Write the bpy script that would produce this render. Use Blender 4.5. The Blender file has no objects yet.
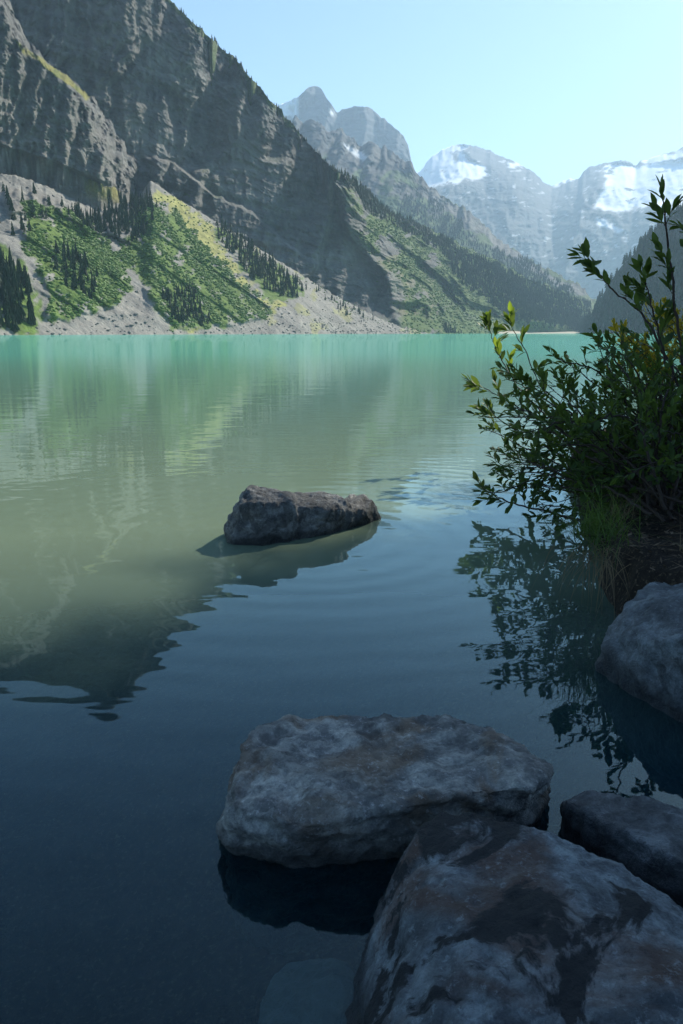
import bpy, bmesh, math, random
import numpy as np
from mathutils import Vector, Matrix
random.seed(7); RNG = np.random.default_rng(7)
SC = bpy.context.scene; COL = SC.collection
R = math.radians
# ------------------------------------------------------------------ camera
CH = 1.1; FPX = 1024*28/36; TH = math.atan(179.0/FPX)
cam = bpy.data.cameras.new('camera'); camo = bpy.data.objects.new('camera', cam); COL.objects.link(camo)
cam.sensor_fit = 'VERTICAL'; cam.sensor_height = 36; cam.sensor_width = 24; cam.lens = 28
cam.clip_start = 0.05; cam.clip_end = 40000
camo.location = (0, 0, CH); camo.rotation_euler = (math.pi/2-TH, 0, 0)
SC.camera = camo
def ray(px, py):
    px = np.asarray(px, float); py = np.asarray(py, float)
    x = px-341.5; u = 512-py
    return x, FPX*math.cos(TH)+u*math.sin(TH), -FPX*math.sin(TH)+u*math.cos(TH)
def aze(px, py):
    X, Y, Z = ray(px, py)
    return np.arctan2(X, Y), Z/np.hypot(X, Y)
def proj(P):
    P = np.asarray(P, float); x = P[..., 0]; y = P[..., 1]; z = P[..., 2]-CH
    f = y*math.cos(TH)-z*math.sin(TH); u = y*math.sin(TH)+z*math.cos(TH)
    return 341.5+FPX*x/f, 512-FPX*u/f
def wpd(px, py, d):                       # point seen in direction (px, py) at ground distance d
    a, t = aze(px, py)
    return Vector((d*math.sin(a), d*math.cos(a), CH+d*float(t)))
def wpz(px, py, z):
    a, t = aze(px, py); return wpd(px, py, (z-CH)/float(t))
# ------------------------------------------------------------------ noise
_perm = np.random.default_rng(11).permutation(256); _perm = np.concatenate([_perm, _perm, _perm])
_grad = np.random.default_rng(12).normal(size=(256, 3)); _grad /= np.linalg.norm(_grad, axis=1)[:, None]
def noise(x, y, z=0.0):
    x, y, z = np.broadcast_arrays(np.asarray(x, float), np.asarray(y, float), np.asarray(z, float))
    xi = np.floor(x).astype(int); yi = np.floor(y).astype(int); zi = np.floor(z).astype(int)
    xf = x-xi; yf = y-yi; zf = z-zi; xi &= 255; yi &= 255; zi &= 255
    f = lambda t: t*t*t*(t*(t*6-15)+10)
    u, v, w = f(xf), f(yf), f(zf)
    def g(i, j, k):
        h = _perm[_perm[_perm[(xi+i) & 255]+((yi+j) & 255)]+((zi+k) & 255)]; G = _grad[h]
        return G[..., 0]*(xf-i)+G[..., 1]*(yf-j)+G[..., 2]*(zf-k)
    L = lambda a, b, t: a+(b-a)*t
    return 1.6*L(L(L(g(0,0,0), g(1,0,0), u), L(g(0,1,0), g(1,1,0), u), v), L(L(g(0,0,1), g(1,0,1), u), L(g(0,1,1), g(1,1,1), u), v), w)
def fbm(x, y, z=0.0, o=5, gain=.5):
    s = 0; a = 1; f = 1
    for i in range(o): s = s+a*noise(x*f+i*17.3, y*f+i*9.1, np.asarray(z)*f+i*3.7); a *= gain; f *= 2.03
    return s
def ridged(x, y, z=0.0, o=5, gain=.5):
    s = 0; a = 1; f = 1
    for i in range(o): s = s+a*(1-2*np.abs(noise(x*f+i*7.7, y*f+i*5.1, np.asarray(z)*f+i*1.7))); a *= gain; f *= 2.1
    return s
def sst(x, a, b):
    t = np.clip((x-a)/(b-a), 0, 1); return t*t*(3-2*t)
def inpoly(px, py, poly):
    ins = np.zeros(px.shape, bool); n = len(poly)
    for i in range(n):
        x0, y0 = poly[i]; x1, y1 = poly[(i+1) % n]
        c = ((y0 > py) != (y1 > py)) & (px < (x1-x0)*(py-y0)/((y1-y0) if y1 != y0 else 1e-9)+x0)
        ins ^= c
    return ins
# ------------------------------------------------------------------ mesh + tags
def mesh_np(name, V, F, mat=None, smooth=True, attrs=None, parent=None, mats=None, midx=None):
    V = np.asarray(V, np.float32).reshape(-1, 3); F = np.asarray(F, np.int32); k = F.shape[1]
    me = bpy.data.meshes.new(name)
    me.vertices.add(len(V)); me.vertices.foreach_set('co', V.ravel())
    me.loops.add(F.size); me.loops.foreach_set('vertex_index', F.ravel())
    me.polygons.add(len(F)); me.polygons.foreach_set('loop_start', np.arange(0, F.size, k, dtype=np.int32))
    me.polygons.foreach_set('loop_total', np.full(len(F), k, np.int32))
    me.polygons.foreach_set('use_smooth', np.full(len(F), smooth, bool))
    for n, a in (attrs or {}).items():
        at = me.attributes.new(n, 'FLOAT', 'POINT'); at.data.foreach_set('value', np.asarray(a, np.float32).ravel())
    for m in (mats or ([mat] if mat else [])): me.materials.append(m)
    if midx is not None: me.polygons.foreach_set('material_index', np.asarray(midx, np.int32))
    me.update(calc_edges=True); me.validate()
    o = bpy.data.objects.new(name, me); COL.objects.link(o)
    if parent: o.parent = parent
    return o
def tag(o, label=None, cat=None, group=None, kind=None):
    if label: o['label'] = label
    if cat: o['category'] = cat
    if group: o['group'] = group
    if kind: o['kind'] = kind
    return o
def empty(name, loc=(0, 0, 0)):
    o = bpy.data.objects.new(name, None); o.location = loc; o.empty_display_size = .2; COL.objects.link(o); return o
# ------------------------------------------------------------------ materials
class NT:
    def __init__(s, name):
        s.m = bpy.data.materials.new(name); s.m.use_nodes = True; s.t = s.m.node_tree; s.t.nodes.clear()
        s.out = s.n('ShaderNodeOutputMaterial'); s.co = s.n('ShaderNodeTexCoord').outputs['Object']
    def n(s, ty, **k):
        nd = s.t.nodes.new(ty)
        for a, v in k.items():
            if hasattr(nd, a): setattr(nd, a, v)
        return nd
    def set(s, nd, **k):
        for a, v in k.items():
            i = nd.inputs[a.replace('_', ' ')]
            if hasattr(v, 'is_output') or isinstance(v, bpy.types.NodeSocket): s.t.links.new(v, i)
            else: i.default_value = v
        return nd
    def link(s, a, b): s.t.links.new(a, b)
    def noise(s, scale, detail=6, rough=.55, vec=None, dist=0, stretch=None, off=None):
        v = vec or s.co
        if stretch or off:
            mp = s.n('ShaderNodeMapping'); s.link(v, mp.inputs['Vector'])
            if stretch: mp.inputs['Scale'].default_value = stretch
            if off: mp.inputs['Location'].default_value = off
            v = mp.outputs['Vector']
        nd = s.n('ShaderNodeTexNoise'); s.set(nd, Vector=v, Scale=scale, Detail=detail, Roughness=rough, Distortion=dist)
        return nd.outputs['Fac']
    def ramp(s, fac, stops):
        r = s.n('ShaderNodeValToRGB'); s.link(fac, r.inputs['Fac']); e = r.color_ramp.elements
        while len(e) < len(stops): e.new(.5)
        for i, (p, c) in enumerate(stops):
            e[i].position = p; c = (c, c, c) if isinstance(c, (int, float)) else c; e[i].color = (*c[:3], 1)
        return r.outputs['Color']
    def mix(s, f, a, b, mode='MIX'):
        nd = s.n('ShaderNodeMix', data_type='RGBA', blend_type=mode)
        for i, v in ((0, f), (6, a), (7, b)):
            if isinstance(v, bpy.types.NodeSocket): s.link(v, nd.inputs[i])
            elif i == 0: nd.inputs[0].default_value = v
            else: nd.inputs[i].default_value = (*v[:3], 1)
        return nd.outputs[2]
    def math(s, op, a, b=0.0, c=None):
        nd = s.n('ShaderNodeMath', operation=op)
        for i, v in enumerate((a, b) if c is None else (a, b, c)):
            if isinstance(v, bpy.types.NodeSocket): s.link(v, nd.inputs[i])
            else: nd.inputs[i].default_value = v
        return nd.outputs[0]
    def attr(s, name):
        nd = s.n('ShaderNodeAttribute'); nd.attribute_name = name; return nd.outputs['Fac']
    def bump(s, h, strength, dist, normal=None):
        nd = s.n('ShaderNodeBump'); s.set(nd, Height=h, Strength=strength, Distance=dist)
        if normal: s.link(normal, nd.inputs['Normal'])
        return nd.outputs['Normal']
    def principled(s, color, rough=.8, normal=None, spec=.3, **k):
        p = s.n('ShaderNodeBsdfPrincipled')
        for nme, v in (('Base Color', color), ('Roughness', rough), ('Specular IOR Level', spec)):
            if isinstance(v, bpy.types.NodeSocket): s.link(v, p.inputs[nme])
            else: p.inputs[nme].default_value = (*v[:3], 1) if nme == 'Base Color' else v
        if normal: s.link(normal, p.inputs['Normal'])
        s.link(p.outputs[0], s.out.inputs['Surface']); return p
def m_mountain(name, rock_a, rock_b, S=1.0, bumpd=6.0, green=(.075, .13, .03), yellow=(.27, .25, .07), scree_a=(.24, .225, .20), scree_b=(.15, .145, .135), strata=1.0, snowc=(.82, .86, .9)):
    s = NT(name)
    big = s.noise(.004*S, 5, .6); fine = s.noise(.05*S, 8, .65)
    streak = s.noise(.03*S, 6, .6, stretch=(1, 1, .12), dist=.4)
    lay = s.noise(.028*S, 5, .6, stretch=(.10, .10, 1.6), dist=.6)
    c = s.mix(s.ramp(fine, [(.3, 0.0), (.7, 1.0)]), rock_a, rock_b)
    c = s.mix(s.math('MULTIPLY', s.ramp(lay, [(.42, 0.0), (.6, 1.0)]), .55*strata), c, tuple(x*.5 for x in rock_b))
    c = s.mix(s.math('MULTIPLY', s.ramp(streak, [(.5, 0.0), (.66, 1.0)]), .5), c, tuple(x*.42 for x in rock_a))
    c = s.mix(s.math('MULTIPLY', s.ramp(big, [(.5, 0.0), (.62, 1.0)]), .35), c, (rock_a[0]*1.0, rock_a[1]*.9, rock_a[2]*.78))
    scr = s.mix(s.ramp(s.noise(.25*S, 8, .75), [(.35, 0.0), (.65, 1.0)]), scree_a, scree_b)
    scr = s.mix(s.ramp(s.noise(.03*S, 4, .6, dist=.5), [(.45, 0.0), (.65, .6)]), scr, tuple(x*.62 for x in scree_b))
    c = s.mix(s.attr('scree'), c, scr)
    yl = s.mix(s.ramp(s.noise(.07*S, 6, .7), [(.35, 0.0), (.65, 1.0)]), yellow, tuple(x*.55 for x in yellow))
    c = s.mix(s.attr('yellow'), c, yl)
    gr = s.mix(s.ramp(s.noise(.12*S, 7, .7), [(.35, 0.0), (.65, 1.0)]), green, tuple(x*.5 for x in green))
    c = s.mix(s.attr('green'), c, gr)
    c = s.mix(s.attr('snow'), c, s.mix(fine, snowc, tuple(x*.85 for x in snowc)))
    h = s.math('ADD', s.math('MULTIPLY', fine, .7), s.math('ADD', s.math('MULTIPLY', streak, .6), s.math('MULTIPLY', lay, .5*strata)))
    fl = s.math('SUBTRACT', 1.0, s.math('MULTIPLY', s.attr('snow'), .8))
    nb = s.n('ShaderNodeBump'); s.set(nb, Height=h, Strength=fl, Distance=bumpd)
    s.principled(c, .9, nb.outputs['Normal'], .15); return s.m
M = {}
M['cliff'] = m_mountain('cliff_rock', (.23, .225, .21), (.085, .088, .09), 1.0, 14, green=(.10, .16, .035))
M['talus'] = m_mountain('talus_scree', (.27, .25, .22), (.15, .145, .135), 1.4, 4, green=(.13, .20, .04), yellow=(.34, .33, .11), scree_a=(.31, .29, .25), scree_b=(.18, .172, .16))
M['mid'] = m_mountain('ridge_rock', (.115, .115, .115), (.07, .072, .074), .7, 16, green=(.075, .125, .035))
M['far'] = m_mountain('peak_rock', (.10, .105, .115), (.065, .07, .078), .45, 22, strata=1.3)
M['forest_floor'] = m_mountain('forest_floor', (.08, .08, .06), (.04, .045, .03), 1, 5, green=(.025, .045, .015))
def m_foliage(name, a, b, scale=.3, rough=.7):
    s = NT(name); oi = s.n('ShaderNodeObjectInfo').outputs['Random']
    f = s.ramp(s.noise(scale, 4, .7), [(.3, 0.0), (.7, 1.0)])
    c = s.mix(f, a, b); c = s.mix(s.math('MULTIPLY', oi, .5), c, tuple(x*.6 for x in b))
    s.principled(c, rough, None, .2); return s.m
M['needles'] = m_foliage('conifer_needles', (.035, .06, .02), (.018, .035, .014), .08)
M['needles_far'] = m_foliage('far_needles', (.035, .055, .02), (.018, .032, .014), .01)
M['clump'] = m_foliage('slope_bushes', (.17, .26, .045), (.075, .14, .03), .04)
s = NT('bark'); M['bark'] = (s.principled(s.mix(s.noise(40, 5), (.07, .05, .035), (.025, .02, .016)), .9, s.bump(s.noise(60, 5), .5, .01)), s.m)[1]
M['scree'] = m_foliage('scree_block', (.34, .32, .28), (.15, .145, .135), .08, .9)
# ------------------------------------------------------------------ mountain sheets
def tab(xs, ys, a):
    az = aze(np.array(xs, float), np.full(len(xs), 333.0))[0]
    return np.interp(a, az, ys)
def sheet(name, x0, x1, step, lines, rtabs, nrows, disp, mat, maskf=None, prof=None, jag=0, back=500, jagf=.08, jagt=None):
    """lines: polylines (pixel) bottom->top (None = the water edge); rtabs: (xs, rs) ground distances; a real surface seen from the camera, with a back slope"""
    a0, a1 = aze(x0, 333)[0], aze(x1, 333)[0]; nu = int((x1-x0)/step)+1
    A = np.linspace(a0, a1, nu); T = []; RR = []
    for ln, rt in zip(lines, rtabs):
        r = tab(*rt, A)
        if ln is None: t = (-6-CH)/r
        else:
            pa, pt = aze([p[0] for p in ln], [p[1] for p in ln]); t = np.interp(A, pa, pt)
        T.append(t); RR.append(r)
    rows_t = []; rows_r = []; rows_v = []
    for i in range(len(lines)-1):
        n = nrows[i]; e = (prof or [1]*9)[i]
        for k in range(n+(1 if i == len(lines)-2 else 0)):
            f = k/n
            zt = T[i]*RR[i]*(1-f)+T[i+1]*RR[i+1]*f
            r = RR[i]+(RR[i+1]-RR[i])*f**e
            rows_t.append(zt/r); rows_r.append(r); rows_v.append(np.full(nu, i+f))
    Tm = np.array(rows_t); Rm = np.array(rows_r); Vm = np.array(rows_v)
    Am = np.broadcast_to(A, Tm.shape)
    Z = Tm*Rm; X = Rm*np.sin(Am); Y = Rm*np.cos(Am)
    px, py = proj(np.stack([X, Y, Z+CH], -1))
    dr = disp(px, py, X, Y, Z, Vm)
    if jag:
        top = sst(Vm, Vm.max()-.25, Vm.max())
        j = fbm(px*jagf, 0*px+.5, 3.3, 5, .6)*jag
        Tm = Tm+top*j/FPX
    Rm = Rm+dr
    Zf = Tm*Rm+CH
    P = np.stack([Rm*np.sin(Am), Rm*np.cos(Am), Zf], -1)
    px, py = proj(P)
    m = maskf(px, py, P, Vm) if maskf else {}
    # back slope closes the body
    top = P[-1]; zt = top[:, 2]
    ext = []
    for q, (db, zf) in enumerate(((.12, .85), (.45, .5), (1.0, -.02))):
        rb = Rm[-1]+back*db
        ext.append(np.stack([rb*np.sin(A), rb*np.cos(A), zt*zf-4*(q+1)], -1))
    Pf = np.concatenate([P, np.array(ext)], 0)
    attrs = {}
    for k in ('green', 'yellow', 'scree', 'snow'):
        v = m.get(k, np.zeros(px.shape)); attrs[k] = np.concatenate([v, np.repeat(v[-1:], 3, 0)], 0)
    nv = Pf.shape[0]; idx = np.arange(nv*nu).reshape(nv, nu)
    F = np.stack([idx[:-1, :-1], idx[:-1, 1:], idx[1:, 1:], idx[1:, :-1]], -1).reshape(-1, 4)
    o = mesh_np(name, Pf.reshape(-1, 3), F, mat, True, attrs); tag(o, kind='structure')
    return dict(P=P, px=px, py=py, m=m, V=Vm, o=o)
def sawf(u, lit=.25):                    # slow approach, sudden recede: faces the camera, then turns a corner
    f = u-np.floor(u); return np.where(f < 1-lit, -f/(1-lit), -1+(f-(1-lit))/lit)
def blur(m, n=1):
    m = m.astype(float)
    for _ in range(n):
        p = np.pad(m, 1, mode='edge'); m = (p[:-2, 1:-1]+p[2:, 1:-1]+p[1:-1, :-2]+p[1:-1, 2:]+p[1:-1, 1:-1]*2)/6
    return m
def polymask(px, py, polys, wob=5, fr=.06, seed=0, nb=1):
    qx = px+wob*fbm(px*fr, py*fr, seed+.5, 4, .6); qy = py+wob*fbm(px*fr, py*fr, seed+9.5, 4, .6)
    o = np.zeros(px.shape, bool)
    for p in polys: o |= inpoly(qx, qy, p)
    return blur(o, nb)
SHX = [-330, -100, 0, 150, 300, 400, 450, 500, 540, 600, 700]
SHR = [330, 400, 450, 560, 755, 1034, 1280, 1600, 1950, 2150, 2150]
# --- main cliff with its descending green shoulder
RIDGE = [(-330, -30), (-150, -105), (-60, -110), (0, -125), (45, -150), (80, -118), (120, -62), (165, -5), (180, 10), (200, 28), (218, 44), (235, 58), (250, 76), (262, 90), (272, 102), (282, 108), (284, 116), (292, 123), (307, 141), (323, 160), (339, 172), (347, 177), (371, 197), (392, 214), (413, 221), (429, 228), (445, 236), (470, 249), (500, 263), (530, 279), (560, 290), (580, 300), (592, 318), (600, 331)]
CREASE = [([(164, -20), (163, 5), (158, 28)], 28, 4, 40), ([(214, 38), (206, 60), (206, 80), (197, 103), (190, 125), (190, 150), (181, 168)], 60, 8, 45), ([(160, 88), (169, 108), (171, 128)], 22, 3, 25),
    ([(231, 55), (224, 66), (221, 82)], 30, 5, 20), ([(276, 100), (272, 125), (266, 158)], 45, 5, 30), ([(300, 135), (290, 165), (284, 205)], 40, 6, 30), ([(250, 84), (246, 98), (238, 120)], 22, 4, 24),
    ([(320, 165), (308, 190), (296, 222)], 34, 6, 30), ([(330, 225), (322, 250)], 20, 4, 22), ([(165, 162), (160, 200)], 22, 5, 12), ([(182, 172), (176, 206)], 24, 5, 14), ([(203, 188), (197, 214)], 24, 5, 16), ([(350, 262), (340, 300)], 18, 4, 20), ([(372, 278), (368, 305)], 18, 4, 14)]
def creases(px, py):
    d = 0; wx = px+3.5*fbm(px*.1, py*.1, 71, 4, .6)
    for ln, J, w, ret in CREASE:
        ys = [p[1] for p in ln]; xc = np.interp(py, ys, [p[0] for p in ln]); u = wx-xc
        d = d+J*(sst(u, -w, w)-sst(u, w, w+ret))*sst(py, ys[0]-6, ys[0]+4)*(1-sst(py, ys[-1]-5, ys[-1]+6))
    return d
def d_main(px, py, X, Y, Z, V):
    s = X*.375+Y*.927                       # along the shore
    wx = 40*fbm(s*.004, Z*.004, 1.0, 3)
    q = px+.34*(py-120)+1.1*14*fbm(px*.02, py*.015, 5., 3)
    am = sst(noise(px*.014, py*.010, 8), -.35, .45)
    q = q+3.5*fbm(px*.12, py*.12, 33, 4, .65)
    d = 20*sawf(q/66+.35, .12)*(.35+.9*am)+creases(px, py)
    yl = np.interp(px, [140, 155, 175, 195, 215, 245, 265, 300, 330], [160, 157, 162, 179, 195, 206, 224, 252, 270])+3*fbm(px*.08, py*0, 3, 3)
    d -= 34*sst(py, yl-1, yl+3)*sst(px, 145, 160)*(1-sst(px, 290, 325))
    d += 9*sawf((q+12*noise(px*.03, py*.02, 3))/23, .25)*(.3+am)
    d -= 7*ridged(px*.030, py*.009, 2.2, 5, .6)
    d -= 2.6*ridged(px*.13+1.5*noise(px*.03, py*.03, 9), py*.05, 4.2, 5, .65)
    # strata ledges
    zz = Z+.10*s+14*fbm(s*.01, Z*.01, 2, 3)
    st = zz/52; f = st-np.floor(st); d += 9*(np.where(f < .85, f/.85, 1-(f-.85)/.15)-.5)*sst(noise(s*.006, Z*.01, 5), -.3, .3)
    st = zz/17; f = st-np.floor(st); d += 3.6*np.where(f < .75, f/.75, 1-(f-.75)/.25)*(.4+sst(noise(s*.01, Z*.02, 15), -.3, .3)); st = zz/7.3; f = st-np.floor(st); d += 1.5*f
    # the corner: left of it the wall faces the camera, right of it the slope turns towards the valley
    xc = np.interp(py, [100, 120, 150, 199, 231, 255, 275, 300, 335], [290, 296, 312, 336, 343, 361, 380, 385, 392])
    cliffness = 1-sst(px, xc-2, xc+10)
    g = 200*sst(px, xc, xc+55)
    q2 = px*.62-py*.78
    r2 = -85*ridged(q2*.024+.3*noise(px*.02, py*.02, 6), (px+py)*.006, 7, 5, .5)-12*ridged(px*.06, py*.05, 9, 4, .6)
    fl = sst(Z, 0, 40)
    return (d*cliffness+(r2)*(1-cliffness))*(.15+.85*fl)+g*.6*fl
def k_main(px, py, P, V):
    xc = np.interp(py, [100, 120, 150, 199, 231, 255, 275, 300, 335], [290, 296, 312, 336, 343, 361, 380, 385, 392])
    n = fbm(px*.045, py*.06, 2, 5, .65); right = sst(px, xc+0, xc+22)
    # flatness drives grass
    gx = np.gradient(P, axis=1); gy = np.gradient(P, axis=0); N = np.cross(gx, gy); N /= np.linalg.norm(N, axis=-1)[..., None]+1e-9
    fl = np.abs(N[..., 2])
    dist = np.clip((px-xc)/90, 0, 1)
    g = right*sst(n+.9*dist-.1+.5*(py-200)/130, .12, .35)
    top = sst(np.interp(px, [p[0] for p in RIDGE], [p[1] for p in RIDGE])-py, -10-6*n, -3)*(px < 300)*(px > 160)
    g = np.maximum(g, top*.8)
    g = np.maximum(g, (1-right)*.3*sst(fl, .75, .92)*(py > 105)*sst(noise(px*.03, py*.03, 3), -.1, .3))
    pale = polymask(px, py, [[(385, 205), (400, 212), (420, 222), (436, 232), (425, 233), (400, 222)], [(385, 268), (395, 275), (410, 290), (400, 300), (388, 290)]], 3)
    sc = np.maximum(pale, right*sst(fbm(px*.08, py*.1, 8, 4), .25, .5)*.8*(1-.6*dist))
    y = right*sst(fbm(px*.04, py*.05, 18, 4), .0, .4)*.5*(py > 255)
    return {'green': g*(1-sc*.8), 'scree': sc, 'yellow': y}
xs = [-330, 0, 170, 275, 345, 440, 575, 700]
main = sheet('main_cliff_mountain', -330, 600, 1.5, [None, [(-330, 120), (0, 190), (150, 210), (300, 290), (345, 302), (372, 308), (386, 314), (420, 312), (470, 318), (540, 322), (600, 331)], RIDGE],
    [(SHX, [r+30 for r in SHR]), ([-330, 0, 150, 300, 385, 440, 590], [700, 900, 975, 1080, 1165, 1400, 2160]), (xs, [800, 960, 1050, 1150, 1240, 1950, 2330, 2350])],
    [14, 260], d_main, M['cliff'], k_main, prof=[1, 1.0], jag=2.2, jagf=.15)
# --- front buttress
BUT = [(-330, -120), (-100, -95), (-40, -60), (0, -22), (8, -8), (18, 8), (27, 30), (36, 45), (45, 56), (58, 66), (75, 78), (92, 92), (104, 106), (118, 122), (134, 142), (146, 158), (149, 172), (150, 186), (151, 230)]
def d_but(px, py, X, Y, Z, V):
    q = px+.15*py
    xe = np.interp(py, [p[1] for p in BUT], [p[0] for p in BUT])
    wdt = np.interp(py, [-50, 60, 100, 150, 190], [24, 14, 20, 46, 50])
    d = 215*sst(px+5*fbm(px*.09, py*.05, 41, 4, .6), xe-wdt, xe+2)         # the lit outer flank turning away
    d += 12*sawf((q+10*noise(px*.03, py*.03, 2))/64+.45, .2)
    d += 8*sawf((q+6*noise(px*.06, py*.05, 6))/19, .3)
    d -= 5*ridged(px*.03, py*.012, 3, 4, .55)+3.5*ridged(px*.11, py*.07, 4, 5, .65)
    lg = np.interp(px, [-330, 0, 50, 90, 130], [60, 143, 159, 175, 190])
    d += 13*sst(py, lg, lg+4)*(1-sst(px, 95, 125))
    f = (py+.0*px-.22*px+5*fbm(px*.03, py*.03, 6, 3))/16; f = f-np.floor(f); d += 4*np.where(f > .25, f, 1-f*3)
    return d
def k_but(px, py, P, V):
    g = polymask(px, py, [[(12, 38), (30, 50), (48, 62), (60, 70), (78, 84), (92, 96), (86, 98), (70, 84), (52, 76), (40, 62), (24, 52)], [(80, 178), (120, 190), (122, 200), (90, 196)]], 3)
    pale = polymask(px, py, [[(4, -10), (28, 25), (46, 52), (33, 54), (12, 20)], [(82, 92), (104, 106), (134, 142), (153, 165), (153, 200), (118, 196), (110, 160), (92, 125)]], 7, seed=9, nb=2)  # flank's pale limestone, with part of its sunlit band painted in via scree colour
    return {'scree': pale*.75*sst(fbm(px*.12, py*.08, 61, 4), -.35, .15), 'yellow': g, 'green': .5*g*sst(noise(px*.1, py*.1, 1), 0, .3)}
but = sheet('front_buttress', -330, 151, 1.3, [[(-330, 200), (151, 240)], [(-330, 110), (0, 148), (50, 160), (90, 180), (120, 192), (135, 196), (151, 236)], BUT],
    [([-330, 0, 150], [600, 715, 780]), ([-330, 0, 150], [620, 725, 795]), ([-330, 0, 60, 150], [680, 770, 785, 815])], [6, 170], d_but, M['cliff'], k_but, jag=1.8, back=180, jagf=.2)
# --- talus fan
TAL = [(-330, 130), (-100, 165), (0, 174), (15, 175), (45, 185), (75, 200), (98, 208), (112, 203), (125, 202), (138, 199), (150, 180), (160, 186), (175, 197), (190, 206), (215, 221), (260, 249), (300, 274), (345, 301), (385, 321), (425, 333), (440, 333.4)]
G_L = [(22, 205), (60, 208), (88, 222), (105, 240), (122, 275), (130, 290), (118, 305), (95, 312), (70, 320), (45, 318), (48, 296), (40, 270), (24, 250)]
G_C = [(112, 255), (126, 238), (132, 216), (150, 200), (170, 212), (196, 236), (225, 268), (250, 292), (270, 306), (262, 318), (230, 326), (190, 331), (170, 328), (152, 300), (135, 275), (118, 262)]
G_R = [(216, 222), (260, 252), (300, 280), (303, 292), (285, 300), (262, 294), (238, 268), (220, 240)]
YEL = [(155, 188), (172, 196), (216, 224), (222, 240), (240, 270), (262, 296), (290, 303), (272, 312), (250, 300), (222, 268), (196, 238), (170, 212), (152, 200)]
def d_tal(px, py, X, Y, Z, V):
    q = px*.55-py*.83                                  # across the fall line
    fan = np.exp(-((px-175)/75)**2)
    d = -3.5*ridged(q*.05, (px+py)*.004, 3, 4, .55)-2.2*fbm(px*.05, py*.06, 8, 5, .6)
    rocky = polymask(px, py, [[(0, 190), (40, 195), (85, 215), (120, 205), (150, 195), (150, 215), (128, 240), (95, 235), (60, 212), (10, 212)]], 5, nb=3)
    d -= rocky*(7*ridged(px*.06, py*.04, 5, 5, .6)+6)
    d -= 14*np.exp(-((px-70)/60)**2)*sst(330-py, 0, 60)
    gully = np.exp(-((px-(135+(py-290)*.55))/16)**2)*sst(py, 250, 290)
    d = d-7*(sst(noise(q*.075, (px+py)*.006, 14), -.12, .12))*blur(inpoly(px, py, G_C) | inpoly(px, py, G_L), 3)
    return (d+gully*2)*sst(Z, -4, 12)
def k_tal(px, py, P, V):
    n = fbm(px*.07, py*.09, 1, 5, .6)
    rocky = polymask(px, py, [[(0, 190), (40, 195), (85, 215), (120, 205), (150, 195), (150, 215), (128, 240), (95, 235), (60, 212), (10, 212)]], 5)
    g = polymask(px, py, [G_L, G_C, G_R, [(-330, 220), (-20, 230), (25, 262), (38, 300), (40, 333), (-330, 340)]], 7, seed=2)
    g = g*sst(n+.5, .0, .25)
    y = polymask(px, py, [YEL, [(168, 322), (205, 312), (214, 320), (205, 330), (172, 331)], [(60, 232), (85, 250), (86, 270), (70, 262)]], 4, seed=4)
    y = np.maximum(y, .55*sst(fbm(px*.05, py*.05, 31, 4), .25, .5)*(px > 250))
    y *= sst(n+.6, .1, .4)
    return {'green': g, 'yellow': y*(1-g), 'scree': 1-rocky}
tal = sheet('talus_fan', -330, 440, 1.5, [None, TAL], [(SHX, SHR), ([-330, -100, 0, 100, 150, 300, 385, 440], [560, 640, 700, 780, 860, 960, 1080, 1220])], [150], d_tal, M['talus'], k_tal, jag=1.2, back=60, jagf=.25)
# --- ragged dark mountain behind and its forested foot
L2 = [(230, 120), (260, 112), (280, 112), (292, 122), (296, 114), (303, 122), (312, 118), (322, 124), (330, 132), (340, 128), (352, 138), (362, 146), (368, 142), (380, 146), (392, 150), (402, 158), (412, 164), (422, 178), (431, 188), (446, 199), (470, 211), (483, 224), (504, 244), (537, 264), (557, 274), (578, 284), (590, 294), (610, 318), (630, 333)]
def d_l2(px, py, X, Y, Z, V):
    q = px+.5*(py-200)
    d = 120*sawf((q+14*noise(px*.02, py*.02, 4))/46+.2, .3)-90*ridged(q*.02, py*.008+px*.004, 5, 5, .55)-30*ridged(px*.06, py*.05, 9, 4, .6)
    return d*(.15+.85*sst(Z, 200, 700))
def k_l2(px, py, P, V):
    n = fbm(px*.05, py*.06, 21, 5, .6)
    g = sst((py-np.interp(px, [290, 345, 412, 470, 540, 590], [190, 195, 196, 232, 272, 300]))/30+n*1.1, -.5, .1)
    sn = polymask(px, py, [[(340, 143), (358, 150), (368, 156), (364, 160), (350, 152)]], 3)*.7
    sc = polymask(px, py, [[(430, 188), (450, 200), (485, 226), (530, 262), (588, 294), (584, 297), (520, 266), (478, 232), (450, 216), (430, 202)]], 4, seed=6)
    return {'green': g*(1-sc), 'snow': sn, 'scree': sc, 'yellow': 0*g}
l2 = sheet('ragged_ridge_mountain', 225, 630, 1.6, [None, L2], [([200, 345, 500, 640], [2500, 2500, 2450, 2350]), ([200, 300, 412, 500, 590, 630], [3900, 4000, 3900, 3500, 2900, 2600])], [170], d_l2, M['mid'], k_l2, jag=3, back=400, jagf=.2)
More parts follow.
